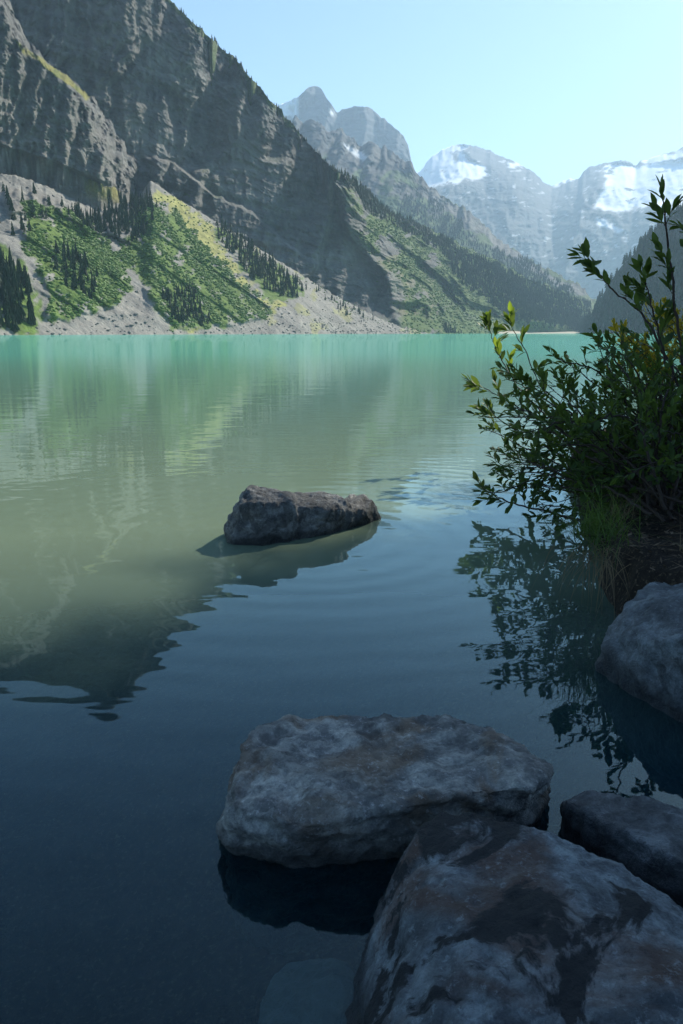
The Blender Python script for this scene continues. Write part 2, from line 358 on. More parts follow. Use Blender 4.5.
# --- twin peaks
L3 = [(225, 150), (262, 120), (275, 108), (283, 103), (296, 98), (303, 92), (308, 87), (315, 85.5), (321, 88), (327, 98), (334, 108), (337, 113), (345, 108), (358, 106), (368, 107), (376, 113), (388, 122), (397, 129), (404, 136), (408, 145), (411, 160), (413, 170), (430, 200), (450, 240)]
def d_l3(px, py, X, Y, Z, V):
    f = (py-.1*px+3*fbm(px*.05, py*.05, 6, 3))/7.5; f = f-np.floor(f)
    return 1.6*(160)*sawf((px+.3*py+8*noise(px*.04, py*.03, 4))/38+.1, .35)-60*ridged(px*.05, py*.02, 5, 5, .6)+45*f
def k_l3(px, py, P, V):
    return {'snow': polymask(px, py, [[(270, 90), (300, 94), (298, 104), (302, 112), (292, 118), (275, 116)], [(330, 110), (336, 112), (334, 116), (330, 114)]], 2.5)}
l3 = sheet('twin_peak_mountain', 225, 450, 1.5, [[(225, 240), (450, 300)], L3], [([225, 450], [5600, 5600]), ([225, 450], [6800, 6800])], [130], d_l3, M['far'], k_l3, jag=1.2, back=500, jagf=.2)
# --- snowy dome and glacier wall
L45 = [(380, 200), (405, 182), (421, 170), (430, 158), (440, 150), (452, 146), (465, 144.5), (478, 146), (485, 149), (500, 155), (512, 160), (522, 165), (534, 172), (542, 180), (552, 186), (556, 184), (566, 180), (580, 177), (584, 170), (598, 164), (612, 162), (626, 161), (636, 164), (648, 159), (660, 154), (672, 151), (690, 146), (740, 140), (800, 128), (900, 140), (1000, 170)]
S_D = [(412, 172), (421, 168), (430, 156), (440, 149), (455, 144), (470, 146), (462, 152), (470, 160), (484, 166), (489, 174), (478, 178), (455, 182), (432, 188), (424, 190)]
S_V = [(604, 170), (614, 163), (640, 166), (665, 162), (690, 160), (760, 160), (860, 150), (860, 215), (760, 218), (683, 206), (660, 203), (640, 208), (616, 212), (594, 206), (600, 196), (608, 186)]
def d_l45(px, py, X, Y, Z, V):
    f = (py+4*fbm(px*.02, py*.04, 6, 3))/15; f = f-np.floor(f); f2 = (py+3*fbm(px*.05, py*.05, 16, 3))/6; f2 = f2-np.floor(f2)
    upper = 200*sst(px, 540, 560); keep = 1-.75*blur(inpoly(px, py, S_D) | inpoly(px, py, S_V), 6)
    return 1.9*(260)*keep*sawf((px+.4*py+14*noise(px*.03, py*.02, 4))/75+.62, .4)-90*keep*ridged(px*.03, py*.012, 5, 5, .6)+(42*f+22*f2)*(1-.8*blur(inpoly(px, py, S_D) | inpoly(px, py, S_V), 2))+upper-35*ridged(px*.1, py*.08, 5, 4, .6)
S_D = [(412, 172), (421, 168), (430, 156), (440, 149), (455, 144), (470, 146), (462, 152), (470, 160), (484, 166), (489, 174), (478, 178), (455, 182), (432, 188), (424, 190)]
def k_l45(px, py, P, V):
    sn = polymask(px, py, [S_D], 3, .09)
    holes = polymask(px, py, [[(450, 154), (460, 152), (464, 158), (456, 161)]], 3, .12)
    sn = sn*(1-.9*holes*sst(noise(px*.12, py*.15, 5), -.3, .1))
    sn = np.maximum(sn, polymask(px, py, [[(506, 160), (520, 163), (519, 167), (508, 165)], [(554, 184), (568, 178), (582, 176), (578, 181), (560, 187)],
        [(604, 170), (614, 163), (640, 166), (665, 162), (690, 160), (760, 160), (860, 150), (860, 215), (760, 218), (683, 206), (660, 203), (640, 208), (616, 212), (594, 206), (600, 196), (608, 186)],
        [(596, 218), (604, 217), (612, 224), (622, 230), (619, 233), (605, 228), (598, 223)], [(640, 162), (656, 155), (683, 150), (683, 156), (650, 164)]], 4, .08, 3))
    n = fbm(px*.05, py*.16, 12, 4, .6)
    sn = np.maximum(sn*sst(n+.85, .05, .22), .5*sst(fbm(px*.1, py*.22, 44, 4, .6), .55, .75)*(py < 260))
    sc = polymask(px, py, [[(612, 292), (630, 300), (640, 320), (600, 320)]], 4)
    return {'snow': sn, 'scree': sc}
l45 = sheet('snowy_summit_mountain', 380, 1000, 1.7, [[(380, 335), (1000, 335)], L45], [([380, 700, 1000], [6400, 6600, 6800]), ([380, 540, 700, 1000], [9600, 10000, 10600, 10600])], [170], d_l45, M['far'], k_l45, prof=[1.7], jag=1.6, back=400, jagf=.12)
# --- dark forested hill on the right
RH = [(578, 333), (584, 324), (590, 318), (597, 305), (604, 293), (612, 280), (620, 268), (630, 258), (640, 247), (650, 237), (662, 226), (683, 207), (740, 160), (820, 110), (1000, 20), (1200, -40)]
def d_rh(px, py, X, Y, Z, V): return (-30*ridged(px*.03, py*.02, 5, 4, .6)-12*fbm(px*.08, py*.08, 2, 4))*sst(Z, 0, 60)
rh = sheet('right_forested_hill', 578, 1200, 2.2, [None, RH], [([578, 640, 700, 900, 1200], [2000, 1500, 1300, 900, 600]), ([578, 600, 640, 700, 900, 1200], [2150, 1950, 1850, 1800, 1500, 1300])], [110], d_rh, M['forest_floor'], lambda px, py, P, V: {'green': sst(fbm(px*.05, py*.05, 3, 4), -.3, .2)}, jag=1, back=400)
# ------------------------------------------------------------------ conifers of the slopes
def conifer_arrays(tiers=6, pts=7, seed=0, h=1.0, w=.17):
    rg = np.random.default_rng(seed); V = []; F = []
    for t in range(tiers):
        f = t/tiers; z0 = h*(.08+.92*f*.97); rad = w*h*(1-f)**.85*(rg.uniform(.8, 1.1))+.012*h; z1 = min(h, z0+h*(.30*(1-f)+.09))
        b = len(V); V.append((rg.normal()*.006*h, rg.normal()*.006*h, z1))
        for k in range(pts*2):
            an = math.pi*k/pts+rg.uniform(-.15, .15)+t; rr = rad*(rg.uniform(.75, 1.25) if k % 2 == 0 else rg.uniform(.4, .6))
            V.append((rr*math.cos(an), rr*math.sin(an), z0-(rad*.35 if k % 2 == 0 else -rad*.1)+rg.uniform(-.02, .02)*h))
        for k in range(pts*2): F.append((b, b+1+k, b+1+(k+1) % (pts*2)))
    return np.array(V), np.array(F)
def trunk_arrays(h=1.0, r=.014):
    V = []; F = []
    for i, z in enumerate((-.05, .3, .97)):
        for k in range(5): V.append((r*h*(1-.9*max(z, 0))*math.cos(k*1.2566), r*h*(1-.9*max(z, 0))*math.sin(k*1.2566), z*h))
    for i in range(2):
        for k in range(5):
            a = i*5+k; b = i*5+(k+1) % 5; F += [(a, b, b+5), (a, b+5, a+5)]
    return np.array(V), np.array(F)
def sample(sh, mask, n, rg):
    nvv, nuu = mask.shape; P = sh['P']
    e1 = np.linalg.norm(np.gradient(P[..., :2], axis=1), axis=-1); e2 = np.linalg.norm(np.gradient(P, axis=0), axis=-1)
    w = (mask*np.clip(e1*e2, 0, np.percentile(e1*e2, 97))).ravel(); w[w < 0] = 0
    id = rg.choice(len(w), n, p=w/w.sum()); i = id//nuu; j = id % nuu
    i = np.clip(i, 0, nvv-2); j = np.clip(j, 0, nuu-2); u = rg.random(n)[:, None]; v = rg.random(n)[:, None]
    return P[i, j]*(1-u)*(1-v)+P[i, j+1]*u*(1-v)+P[i+1, j]*(1-u)*v+P[i+1, j+1]*u*v
rg = np.random.default_rng(3)
T_px, T_py = tal['px'], tal['py']
stands = []      # (points, heights, label)
def stand(sh, polys, n, hmin, hmax, label, wob=4, seed=0):
    m = polymask(sh['px'], sh['py'], polys, wob, seed=seed); P = sample(sh, m, n, rg)
    P = P[P[:, 2] > .5]
    stands.append((P, rg.uniform(hmin, hmax, len(P))*rg.choice([1, 1, .75], len(P)), label))
stand(tal, [[(-60, 250), (0, 258), (18, 268), (30, 285), (36, 333), (-60, 335)]], 190, 11, 18, 'tall dark conifer in the dense stand at the left end of the far shore')
stand(tal, [[(60, 205), (95, 222), (118, 208), (150, 200), (160, 214), (140, 240), (128, 252), (105, 238), (88, 232)]], 150, 9, 16, 'dark conifer on the rocky step below the front buttress')
stand(tal, [[(50, 250), (78, 255), (95, 285), (90, 300), (62, 290)]], 55, 8, 14, 'dark conifer standing among the green bushes left of the gravel gully', 6)
stand(tal, [[(162, 300), (190, 292), (208, 312), (214, 326), (175, 326)]], 80, 7, 12, 'dark conifer at the foot of the green fan near the water')
stand(tal, [[(216, 222), (258, 252), (300, 282), (303, 292), (290, 300), (262, 290), (236, 262), (219, 240)]], 230, 8, 14, 'dark conifer in the band of trees running down the right side of the fan', 3)
stand(tal, [[(-10, 190), (40, 196), (60, 215), (20, 240), (-10, 235)]], 25, 8, 13, 'small conifer under the pale gravel bank at the left edge')
stand(tal, [[(300, 285), (360, 312), (385, 324), (340, 312)]], 22, 7, 11, 'small conifer at the top of the gravel slope under the cliff')
allP = np.concatenate([s_[0] for s_ in stands]); allH = np.concatenate([s_[1] for s_ in stands]); allL = sum([[s_[2]]*len(s_[0]) for s_ in stands], [])
appx, appy = proj(allP); app = allH/np.linalg.norm(allP, axis=1)*(appx > 0)
order = np.argsort(-app); big = order[:280]; rest = order[280:]
protos = []
for k in range(6):
    V, F = conifer_arrays(12, 8, k+20, 1, .10+.015*(k % 3)); TV, TF = trunk_arrays()
    root = empty('conifer'); t = mesh_np('trunk', TV, TF, M['bark'], True, parent=root); c = mesh_np('crown', V, F, M['needles'], False, parent=root)
    protos.append([root, t, c, False])
for n, i in enumerate(big):
    p = protos[n % 6]; h = allH[i]
    if not p[3]: p[3] = True; r_ = p[0]
    else:
        r_ = p[0].copy(); COL.objects.link(r_)
        for ch in p[1:3]:
            c = ch.copy(); c.parent = r_; COL.objects.link(c)
    r_.location = tuple(allP[i]-np.array([0, 0, .4])); wv = h*rg.uniform(.8, 1.45); r_.scale = (wv, wv, h*rg.uniform(.8, 1.12)); r_.rotation_euler = (rg.normal()*.03, rg.normal()*.03, rg.uniform(0, 6.28))
    tag(r_, allL[i], 'tree', 'conifers: '+allL[i].split('conifer ')[1])
def scatter_mesh(name, P, H, variants, mat, label, parent=None, smooth=False, xy=None, cat='trees'):
    Vs = []; Fs = []; b = 0
    for i in range(len(P)):
        V, F = variants[i % len(variants)]; an = rg.uniform(0, 6.28); c, s_ = math.cos(an), math.sin(an); h = H[i]; w = h*(xy[i] if xy is not None else 1)
        Q = np.stack([(V[:, 0]*c-V[:, 1]*s_)*w, (V[:, 0]*s_+V[:, 1]*c)*w, V[:, 2]*h], -1)+P[i]
        Vs.append(Q); Fs.append(F+b); b += len(V)
    o = mesh_np(name, np.concatenate(Vs), np.concatenate(Fs), mat, smooth); return tag(o, label, cat, kind='stuff')
near_var = [conifer_arrays(7, 6, 50+k) for k in range(6)]; far_var = [conifer_arrays(4, 4, 70+k, 1, .2) for k in range(6)]
pts = [allP[rest]]; hs = [allH[rest]]
def far_forest(sh, mask, n, h0, h1): 
    P = sample(sh, mask, n, rg); P = P[P[:, 2] > .5]; pts.append(P); hs.append(rg.uniform(h0, h1, len(P)))
px, py = main['px'], main['py']
rid = np.interp(px, [p[0] for p in RIDGE], [p[1] for p in RIDGE])
far_forest(main, ((py-rid) < 5)*(px > 160)*(px < 430)*1.0, 700, 3, 6.5)
rv = ridged((px*.62-py*.78)*.024+.3*noise(px*.02, py*.02, 6), (px+py)*.006, 7, 5, .5)
far_forest(main, (1-sst(rv, .35, .8))*sst(noise(px*.03, py*.03, 77)+.35*(px-380)/100, -.05, .3)*(px > 345)*(px < 595)*(py > 215)*1.0*sst(px-py*.35, 255, 300), 1700, 5, 9)
far_forest(main, polymask(px, py, [[(340, 172), (372, 196), (410, 222), (440, 240), (430, 246), (395, 228), (360, 205)]], 3), 500, 9, 14)
far_forest(main, polymask(px, py, [[(430, 236), (500, 268), (590, 305), (592, 331), (520, 329), (500, 310), (460, 280)]], 5), 3000, 12, 18)
rv_main = rv
px, py = l2['px'], l2['py']
far_forest(l2, polymask(px, py, [[(400, 195), (440, 205), (480, 240), (540, 270), (590, 300), (600, 333), (400, 333)]], 6), 4200, 12, 18)
px, py = rh['px'], rh['py']
far_forest(rh, (np.ones(px.shape))*(px < 1000), 3500, 14, 24)
far_forest(rh, (rh['V'] > .965)*(px < 800)*1.0, 160, 17, 26)
scatter_mesh('conifer_forest', np.concatenate(pts), np.concatenate(hs), [near_var[0], near_var[1]]+far_var, M['needles_far'], 'distant conifer forest covering the shoulders and the right hill')
# bushes on the fan
def lump(seed):
    rgl = np.random.default_rng(seed); bm = bmesh.new(); bmesh.ops.create_icosphere(bm, subdivisions=1, radius=1)
    for v in bm.verts: v.co *= rgl.uniform(.65, 1.25); v.co.z = v.co.z*.55+.25
    bm.faces.ensure_lookup_table(); V = np.array([v.co[:] for v in bm.verts]); F = np.array([[v.index for v in f.verts] for f in bm.faces]); bm.free(); return V, F
lumps = [lump(k) for k in range(8)]
gm = polymask(T_px, T_py, [G_L, G_C], 6, seed=2)
rows = .12+.88*sst(noise((T_px*.80-T_py*.6)*.13, (T_px+T_py)*.01, 4), -.15, .12)
bp = [sample(tal, gm*rows, 12000, rg)]; bh = [.5+1.7*rg.random(len(bp[0]))**2.0]
P = sample(tal, polymask(T_px, T_py, [YEL, [(300, 280), (400, 325), (350, 315)], [(20, 215), (60, 240), (45, 290), (20, 260)]], 6)*1.0, 350, rg); bp.append(P); bh.append(rg.uniform(.5, 1.4, len(P)))
scatter_mesh('slope_bushes', np.concatenate(bp), np.concatenate(bh), lumps, M['clump'], 'bright green bushes covering the fan of the far slope', cat='bushes')
P = sample(main, (.1+.9*sst(rv_main, .3, .7))*main['m']['green']*sst(main['px'], 345, 360)*(main['py'] > 220), 5000, rg)
scatter_mesh('shoulder_bushes', P, rg.uniform(1.0, 3.4, len(P)), lumps[:4], M['clump'], 'green brush on the far shoulder of the cliff', cat='bushes')
P = sample(tal, tal['m']['scree']*(1-tal['m']['green'])*(.15+sst(T_py, 300, 333)), 2600, rg)
scatter_mesh('scree_blocks', P-np.array([0, 0, .15]), .35+1.3*rg.random(len(P))**3, lumps, M['scree'], 'grey blocks fallen on the scree of the far shore', cat='scree')
# beach at the far end of the lake
bx = []; 
V = [wpd(470, 333, 1700)]; V = []
for i, x in enumerate(range(490, 700, 6)):
    a = float(aze(x, 333)[0]); r0 = float(tab(SHX, SHR, a))-40+10*math.sin(i*1.3)
    if i < 3: r0 += (3-i)*30
    for dr, z in ((-2, -.5), (20, 2.6), (90, 6.0), (300, 5.0)): V.append(((r0+dr)*math.sin(a), (r0+dr)*math.cos(a), z))
n = len(V)//4; F = [(i*4+k, (i+1)*4+k, (i+1)*4+k+1, i*4+k+1) for i in range(n-1) for k in range(3)]
s = NT('beach_sand'); s.principled(s.mix(s.noise(.05, 5), (.42, .37, .27), (.30, .27, .2)), .9)
tag(mesh_np('beach', V, F, s.m), kind='structure')
# ------------------------------------------------------------------ near shore terrain (lake bed, bank, ground behind)
def x_edge(y): return np.interp(y, [-6, -1, .2, .9, 1.6, 2.3, 2.7, 3.0, 3.6, 4.5, 6, 8, 12, 20, 60], [-9, -3, .25, .95, 1.25, 1.42, 1.28, 1.10, 1.22, 1.42, 1.75, 2.6, 5.6, 11, 40])
gx, gy = np.meshgrid(np.concatenate([np.linspace(-60, -3, 24), np.linspace(-2.8, 4.2, 200), np.linspace(4.5, 60, 40)]), np.concatenate([np.linspace(-60, -3, 24), np.linspace(-2.8, 9, 300), np.linspace(9.5, 70, 40)]))
dd = gx-x_edge(gy)+.10*fbm(gx*1.3, gy*1.3, 3, 4)
land = sst(dd, -.02, .13)*(.22+.10*fbm(gx*.8, gy*.8, 7, 3))+np.clip(dd, 0, 60)*.10*sst(dd, 0, 1)
bed = -np.clip(-dd, 0, 4)*.35-.16
z = np.where(dd > -.03, land-.12*(1-sst(dd, -.03, .1)), bed)
z = z+.025*fbm(gx*5, gy*5, 2, 4)+.012*fbm(gx*18, gy*18, 5, 3)
P = np.stack([gx, gy, z], -1); idx = np.arange(gx.size).reshape(gx.shape)
F = np.stack([idx[:-1, :-1], idx[:-1, 1:], idx[1:, 1:], idx[1:, :-1]], -1).reshape(-1, 4)
s = NT('bank_soil'); c = s.mix(s.ramp(s.noise(9, 7, .7), [(.35, 0.0), (.65, 1.0)]), (.065, .05, .038), (.022, .018, .015)); c = s.mix(s.ramp(s.noise(60, 4, .7), [(.55, 0.0), (.7, 1.0)]), c, (.2, .15, .1))
s.principled(c, .9, s.bump(s.math('ADD', s.noise(25, 8, .7), s.noise(120, 4, .7)), .8, .03), .15)
tag(mesh_np('ground', P.reshape(-1, 3), F, s.m), kind='structure')
s = NT('lakebed'); s.principled(s.mix(s.noise(.4, 6), (.03, .04, .04), (.02, .025, .028)), .9)
tag(mesh_np('lake_bed', [(-2500, -280, -8), (7900, -280, -8), (7900, 11500, -8), (-2500, 11500, -8)], [(0, 1, 2, 3)], s.m), kind='structure')
# ------------------------------------------------------------------ water
s = NT('lake_water')
geo = s.n('ShaderNodeNewGeometry').outputs['Position']
def vm(op, a, b=None):
    nd = s.n('ShaderNodeVectorMath', operation=op); s.link(a, nd.inputs[0])
    if b is not None:
        if isinstance(b, bpy.types.NodeSocket): s.link(b, nd.inputs[1])
        else: nd.inputs[1].default_value = b
    return nd
dist = vm('LENGTH', geo).outputs['Value']
ROCKC = (-.18, 4.2, 0)
rd = vm('DISTANCE', geo, ROCKC).outputs['Value']
ring = s.math('MULTIPLY', s.math('SINE', s.math('MULTIPLY', s.math('ADD', rd, s.math('MULTIPLY', s.noise(1.2, 2, vec=geo), .22)), 34.0)), s.math('MULTIPLY', s.math('POWER', 2.718, s.math('MULTIPLY', rd, -.55)), .0006))
r2 = s.n('ShaderNodeMapRange'); s.set(r2, Value=dist); r2.inputs[1].default_value = 4; r2.inputs[2].default_value = 90; r2.inputs[3].default_value = .0; r2.inputs[4].default_value = 1.0
small = s.math('MULTIPLY', s.math('SUBTRACT', s.noise(3.2, 3, .5, vec=geo, stretch=(.45, 1, 1)), .5), .0026)
mid = s.math('MULTIPLY', s.math('SUBTRACT', s.noise(.9, 3, .55, vec=geo, stretch=(.5, 1.2, 1)), .5), .0065)
farw = s.math('MULTIPLY', s.math('MULTIPLY', s.noise(2.6, 5, .6, vec=geo, stretch=(.35, 1, 1)), .024), r2.outputs[0])
h = s.math('ADD', s.math('ADD', small, mid), s.math('ADD', ring, farw))
nrm = s.bump(h, 1.0, 1.0)
fr = s.n('ShaderNodeFresnel'); fr.inputs['IOR'].default_value = 1.40; s.link(nrm, fr.inputs['Normal'])
fac = s.math('MINIMUM', s.math('MULTIPLY', fr.outputs[0], 1.0), .62)
gl = s.n('ShaderNodeBsdfGlossy'); gl.inputs['Roughness'].default_value = .02; s.link(nrm, gl.inputs['Normal']); gl.inputs['Color'].default_value = (.74, .95, 1, 1)
df = s.n('ShaderNodeBsdfDiffuse')
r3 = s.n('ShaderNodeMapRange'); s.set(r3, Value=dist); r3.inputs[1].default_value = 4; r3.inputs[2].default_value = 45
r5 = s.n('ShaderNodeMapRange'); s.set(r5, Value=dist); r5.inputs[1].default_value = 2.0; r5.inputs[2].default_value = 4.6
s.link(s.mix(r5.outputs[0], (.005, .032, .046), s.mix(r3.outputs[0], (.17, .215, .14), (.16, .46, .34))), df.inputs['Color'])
tr = s.n('ShaderNodeBsdfTransparent'); tr.inputs['Color'].default_value = (.72, .93, .96, 1)
r4 = s.n('ShaderNodeMapRange'); s.set(r4, Value=dist); r4.inputs[1].default_value = 1.0; r4.inputs[2].default_value = 3.6; r4.inputs[3].default_value = .85; r4.inputs[4].default_value = 0
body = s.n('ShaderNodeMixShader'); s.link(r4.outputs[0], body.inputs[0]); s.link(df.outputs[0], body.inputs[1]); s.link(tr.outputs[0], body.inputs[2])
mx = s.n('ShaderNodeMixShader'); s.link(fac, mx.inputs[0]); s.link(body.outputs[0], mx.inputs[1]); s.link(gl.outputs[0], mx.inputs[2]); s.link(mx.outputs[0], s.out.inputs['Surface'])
tag(mesh_np('lake_water', [(-2490, -270, 0), (7890, -270, 0), (7890, 11490, 0), (-2490, 11490, 0)], [(0, 1, 2, 3)], s.m), kind='structure')
# ------------------------------------------------------------------ boulders
def m_boulder(name, a, b, stain, scale=1.0, spots=.5, rust=.3, off=0, dark=.35):
    s = NT(name); O = (off*3.1, off*1.7, off)
    n1 = s.noise(4*scale, 8, .65, off=O, dist=.6); n2 = s.noise(16*scale, 8, .7, off=O); n3 = s.noise(70*scale, 6, .75, off=O); n4 = s.noise(2.6*scale, 5, .6, off=(O[0]+5, O[1], O[2]), dist=1.2)
    n6 = s.noise(230*scale, 4, .7, off=O)
    c = s.mix(s.ramp(n2, [(.40, 0.0), (.58, 1.0)]), a, b)
    c = s.mix(s.math('MULTIPLY', s.ramp(n6, [(.5, 0.0), (.62, 1.0)]), .25), c, tuple(x*.5 for x in b))
    c = s.mix(s.ramp(n1, [(.47, 0.0), (.62, .85)]), c, tuple(x*.55 for x in b))
    c = s.mix(s.math('MULTIPLY', s.ramp(n4, [(.52, 0.0), (.6, 1.0)]), rust), c, stain)
    c = s.mix(s.math('MULTIPLY', s.ramp(n3, [(.56, 0.0), (.68, 1.0)]), spots), c, tuple(min(1, x*1.7) for x in a))
    c = s.mix(s.math('MULTIPLY', s.ramp(n3, [(.32, 1.0), (.42, 0.0)]), .6), c, tuple(x*.35 for x in b))
    n5 = s.noise(3.4*scale, 7, .62, off=(O[0], O[1]+8, O[2]), dist=1.8)
    c = s.mix(s.math('MULTIPLY', s.ramp(n5, [(.53, 0.0), (.565, 1.0)]), dark), c, tuple(x*.22 for x in b))
    p = s.n('ShaderNodeNewGeometry').outputs['Position']; sp = s.n('ShaderNodeSeparateXYZ'); s.link(p, sp.inputs[0])
    wet = s.n('ShaderNodeMapRange'); s.link(s.math('ADD', sp.outputs['Z'], s.math('MULTIPLY', n1, -.06)), wet.inputs[0]); wet.inputs[1].default_value = .0; wet.inputs[2].default_value = .05; wet.inputs[3].default_value = 1; wet.inputs[4].default_value = 0
    c = s.mix(s.math('MULTIPLY', wet.outputs[0], .75), c, tuple(x*.2 for x in b))
    rough = s.math('SUBTRACT', .75, s.math('MULTIPLY', wet.outputs[0], .4))
    crack = s.n('ShaderNodeTexVoronoi', feature='DISTANCE_TO_EDGE'); 
    mp = s.n('ShaderNodeMapping'); s.link(s.co, mp.inputs['Vector']); mp.inputs['Location'].default_value = O
    vv = s.n('ShaderNodeVectorMath', operation='ADD'); s.link(mp.outputs[0], vv.inputs[0])
    nc = s.n('ShaderNodeTexNoise'); nc.inputs['Scale'].default_value = 5; nc.inputs['Detail'].default_value = 5; s.link(mp.outputs[0], nc.inputs['Vector'])
    sc_ = s.n('ShaderNodeVectorMath', operation='SCALE'); s.link(nc.outputs['Color'], sc_.inputs[0]); sc_.inputs['Scale'].default_value = .35; s.link(sc_.outputs[0], vv.inputs[1])
    s.link(vv.outputs[0], crack.inputs['Vector']); crack.inputs['Scale'].default_value = 5.5*scale
    ck = s.ramp(crack.outputs['Distance'], [(0, 0.0), (.035, 1.0)])
    hgt = s.math('ADD', s.math('ADD', s.math('MULTIPLY', n2, 1.0), s.math('ADD', s.math('MULTIPLY', n3, .55), s.math('MULTIPLY', n6, .16))), s.math('MULTIPLY', ck, .10))
    c = s.mix(s.math('MULTIPLY', s.ramp(crack.outputs['Distance'], [(0, 1.0), (.016, 0.0)]), .18), c, tuple(x*.2 for x in b))
    s.principled(c, rough, s.bump(hgt, 1.0, .034), .35); return s.m
def boulder(name, hulls, mat, label, vox=.012, smooth=6, amp=.02, fr=6, seed=0, cat='rock', group=None, tilt=0, step=0):
    bm = bmesh.new()
    for pts_ in hulls:
        vs = [bm.verts.new(p) for p in pts_]; r_ = bmesh.ops.convex_hull(bm, input=vs)
        junk = [g for g in r_['geom_interior']+r_['geom_unused'] if isinstance(g, bmesh.types.BMVert)]
        if junk: bmesh.ops.delete(bm, geom=list(set(junk)), context='VERTS')
    bmesh.ops.recalc_face_normals(bm, faces=bm.faces)
    me = bpy.data.meshes.new('tmp'); bm.to_mesh(me); bm.free(); o = bpy.data.objects.new('tmp', me); COL.objects.link(o)
    md = o.modifiers.new('r', 'REMESH'); md.mode = 'VOXEL'; md.voxel_size = vox
    sm = o.modifiers.new('s', 'SMOOTH'); sm.factor = .5; sm.iterations = smooth
    dg = bpy.context.evaluated_depsgraph_get(); dg.update(); ev = o.evaluated_get(dg); m2 = bpy.data.meshes.new_from_object(ev)
    bpy.data.objects.remove(o)
    n = len(m2.vertices); V = np.empty(n*3, np.float32); m2.vertices.foreach_get('co', V); V = V.reshape(-1, 3).astype(float)
    N = np.empty(n*3, np.float32); m2.vertex_normals.foreach_get('vector', N); N = N.reshape(-1, 3)
    sd = seed*7.3
    w = .12*np.stack([noise(V[:, 0]*fr*.5, V[:, 1]*fr*.5, V[:, 2]*fr*.5+sd+k*5) for k in range(3)], -1)
    Q = V+w
    d = amp*(.9*fbm(Q[:, 0]*fr*.45, Q[:, 1]*fr*.45, Q[:, 2]*fr*.45+sd, 3)-.55*(ridged(Q[:, 0]*fr, Q[:, 1]*fr, Q[:, 2]*fr*1.6+sd, 4, .55)-.8)+.32*fbm(V[:, 0]*fr*4, V[:, 1]*fr*4, V[:, 2]*fr*4, 5, .7))
    if step:
        f = (V[:, 2]*1.0+V[:, 0]*.25+.03*noise(V[:, 0]*7, V[:, 1]*7, sd))/step; f = f-np.floor(f); d += amp*.6*(np.where(f < .8, f/.8, (1-f)/.2)-.5)
    V = V+N*d[:, None]
    c = V.mean(0); c[2] = 0; V -= c
    m2.vertices.foreach_set('co', V.astype(np.float32).ravel()); m2.materials.clear(); m2.materials.append(mat); m2.name = name
    m2.polygons.foreach_set('use_smooth', np.ones(len(m2.polygons), bool)); m2.update()
    ob = bpy.data.objects.new(name, m2); COL.objects.link(ob); ob.location = c
    return tag(ob, label, cat, group)
def base(pts_, z=-.3, dx=0, dy=0, s_=1.0):
    c = sum((Vector(p) for p in pts_), Vector())/len(pts_)
    return [Vector(((p[0]-c[0])*s_+c[0]+dx, (p[1]-c[1])*s_+c[1]+dy, z)) for p in pts_]
D, Zp = wpd, wpz
gA = 'boulders at the lake edge'
# mid-lake rock
w1 = [Zp(223, 533, 0), Zp(232, 544, 0), Zp(262, 546, 0), Zp(300, 538, 0)]
h1 = [D(232, 508, 4.25), D(243, 491, 4.3), D(252, 484, 4.35), D(268, 487, 4.4), D(284, 492, 4.3), D(292, 500, 4.2), D(300, 520, 4.2), D(302, 496, 4.5), D(225, 525, 4.3), D(240, 505, 4.16), D(262, 503, 4.12)]
mid_h = [h1+w1+base(w1+[D(300, 497, 4.7), D(240, 500, 4.7)], -.2, s_=1.05)]
w2 = [Zp(285, 541, 0), Zp(330, 532, 0), Zp(352, 524, 0), Zp(375, 519, 0)]
h2 = [D(285, 495, 4.4), D(300, 491, 4.45), D(318, 490, 4.5), D(337, 493, 4.5), D(347, 499, 4.45), D(300, 505, 4.25), D(330, 508, 4.3), D(362, 512, 4.5)]
mid_h.append(h2+w2+base(w2+[D(372, 505, 4.9), D(290, 500, 4.9)], -.2))
w3 = [Zp(342, 528, 0), Zp(360, 524, 0), Zp(381, 518, 0)]
mid_h.append([D(342, 498, 4.7), D(350, 493, 4.75), D(366, 493.5, 4.75), D(374, 500, 4.7), D(379, 514, 4.7), D(350, 506, 4.45), D(365, 508, 4.5)]+w3+base(w3+[D(380, 508, 5.0)], -.2))
M['b1'] = m_boulder('lake_rock', (.44, .43, .40), (.16, .16, .155), (.2, .17, .13), 1.2, .4, .25, 1, dark=.5)
boulder('boulder', mid_h, M['b1'], 'lone jagged grey rock rising out of the open water in mid picture', .009, 2, .017, 6, 3, group=gA)
# big pale boulder
top2 = [D(236, 760, 1.66), D(240, 742, 1.74), D(258, 724, 1.83), D(285, 716, 1.87), D(340, 714, 1.88), D(400, 713, 1.87), D(450, 715, 1.86), D(492, 722, 1.84), D(522, 740, 1.80), D(540, 758, 1.76), D(553, 768, 1.7)]
fr2 = [D(230, 800, 1.52), D(250, 815, 1.48), D(300, 828, 1.44), D(380, 815, 1.45), D(470, 795, 1.5), D(535, 785, 1.56), D(225, 820, 1.53)]
wt2 = [Zp(221, 835, 0), Zp(232, 856, 0), Zp(270, 868, 0), Zp(330, 868, 0), Zp(430, 850, 0), Zp(520, 822, 0), Zp(551, 796, 0)]
bk2 = [Vector((p[0], p[1]+.03, -.25)) for p in top2[1::2]]
M['b2'] = m_boulder('pale_boulder', (.72, .71, .65), (.26, .265, .26), (.26, .17, .10), 1.0, .5, .65, 2)
boulder('boulder', [top2+fr2+wt2+base(wt2, -.25, 0, .04, .92)+bk2], M['b2'], 'long pale grey boulder with brown stains lying in the water, second from the camera', .008, 3, .017, 6, 5, group=gA, step=.06)
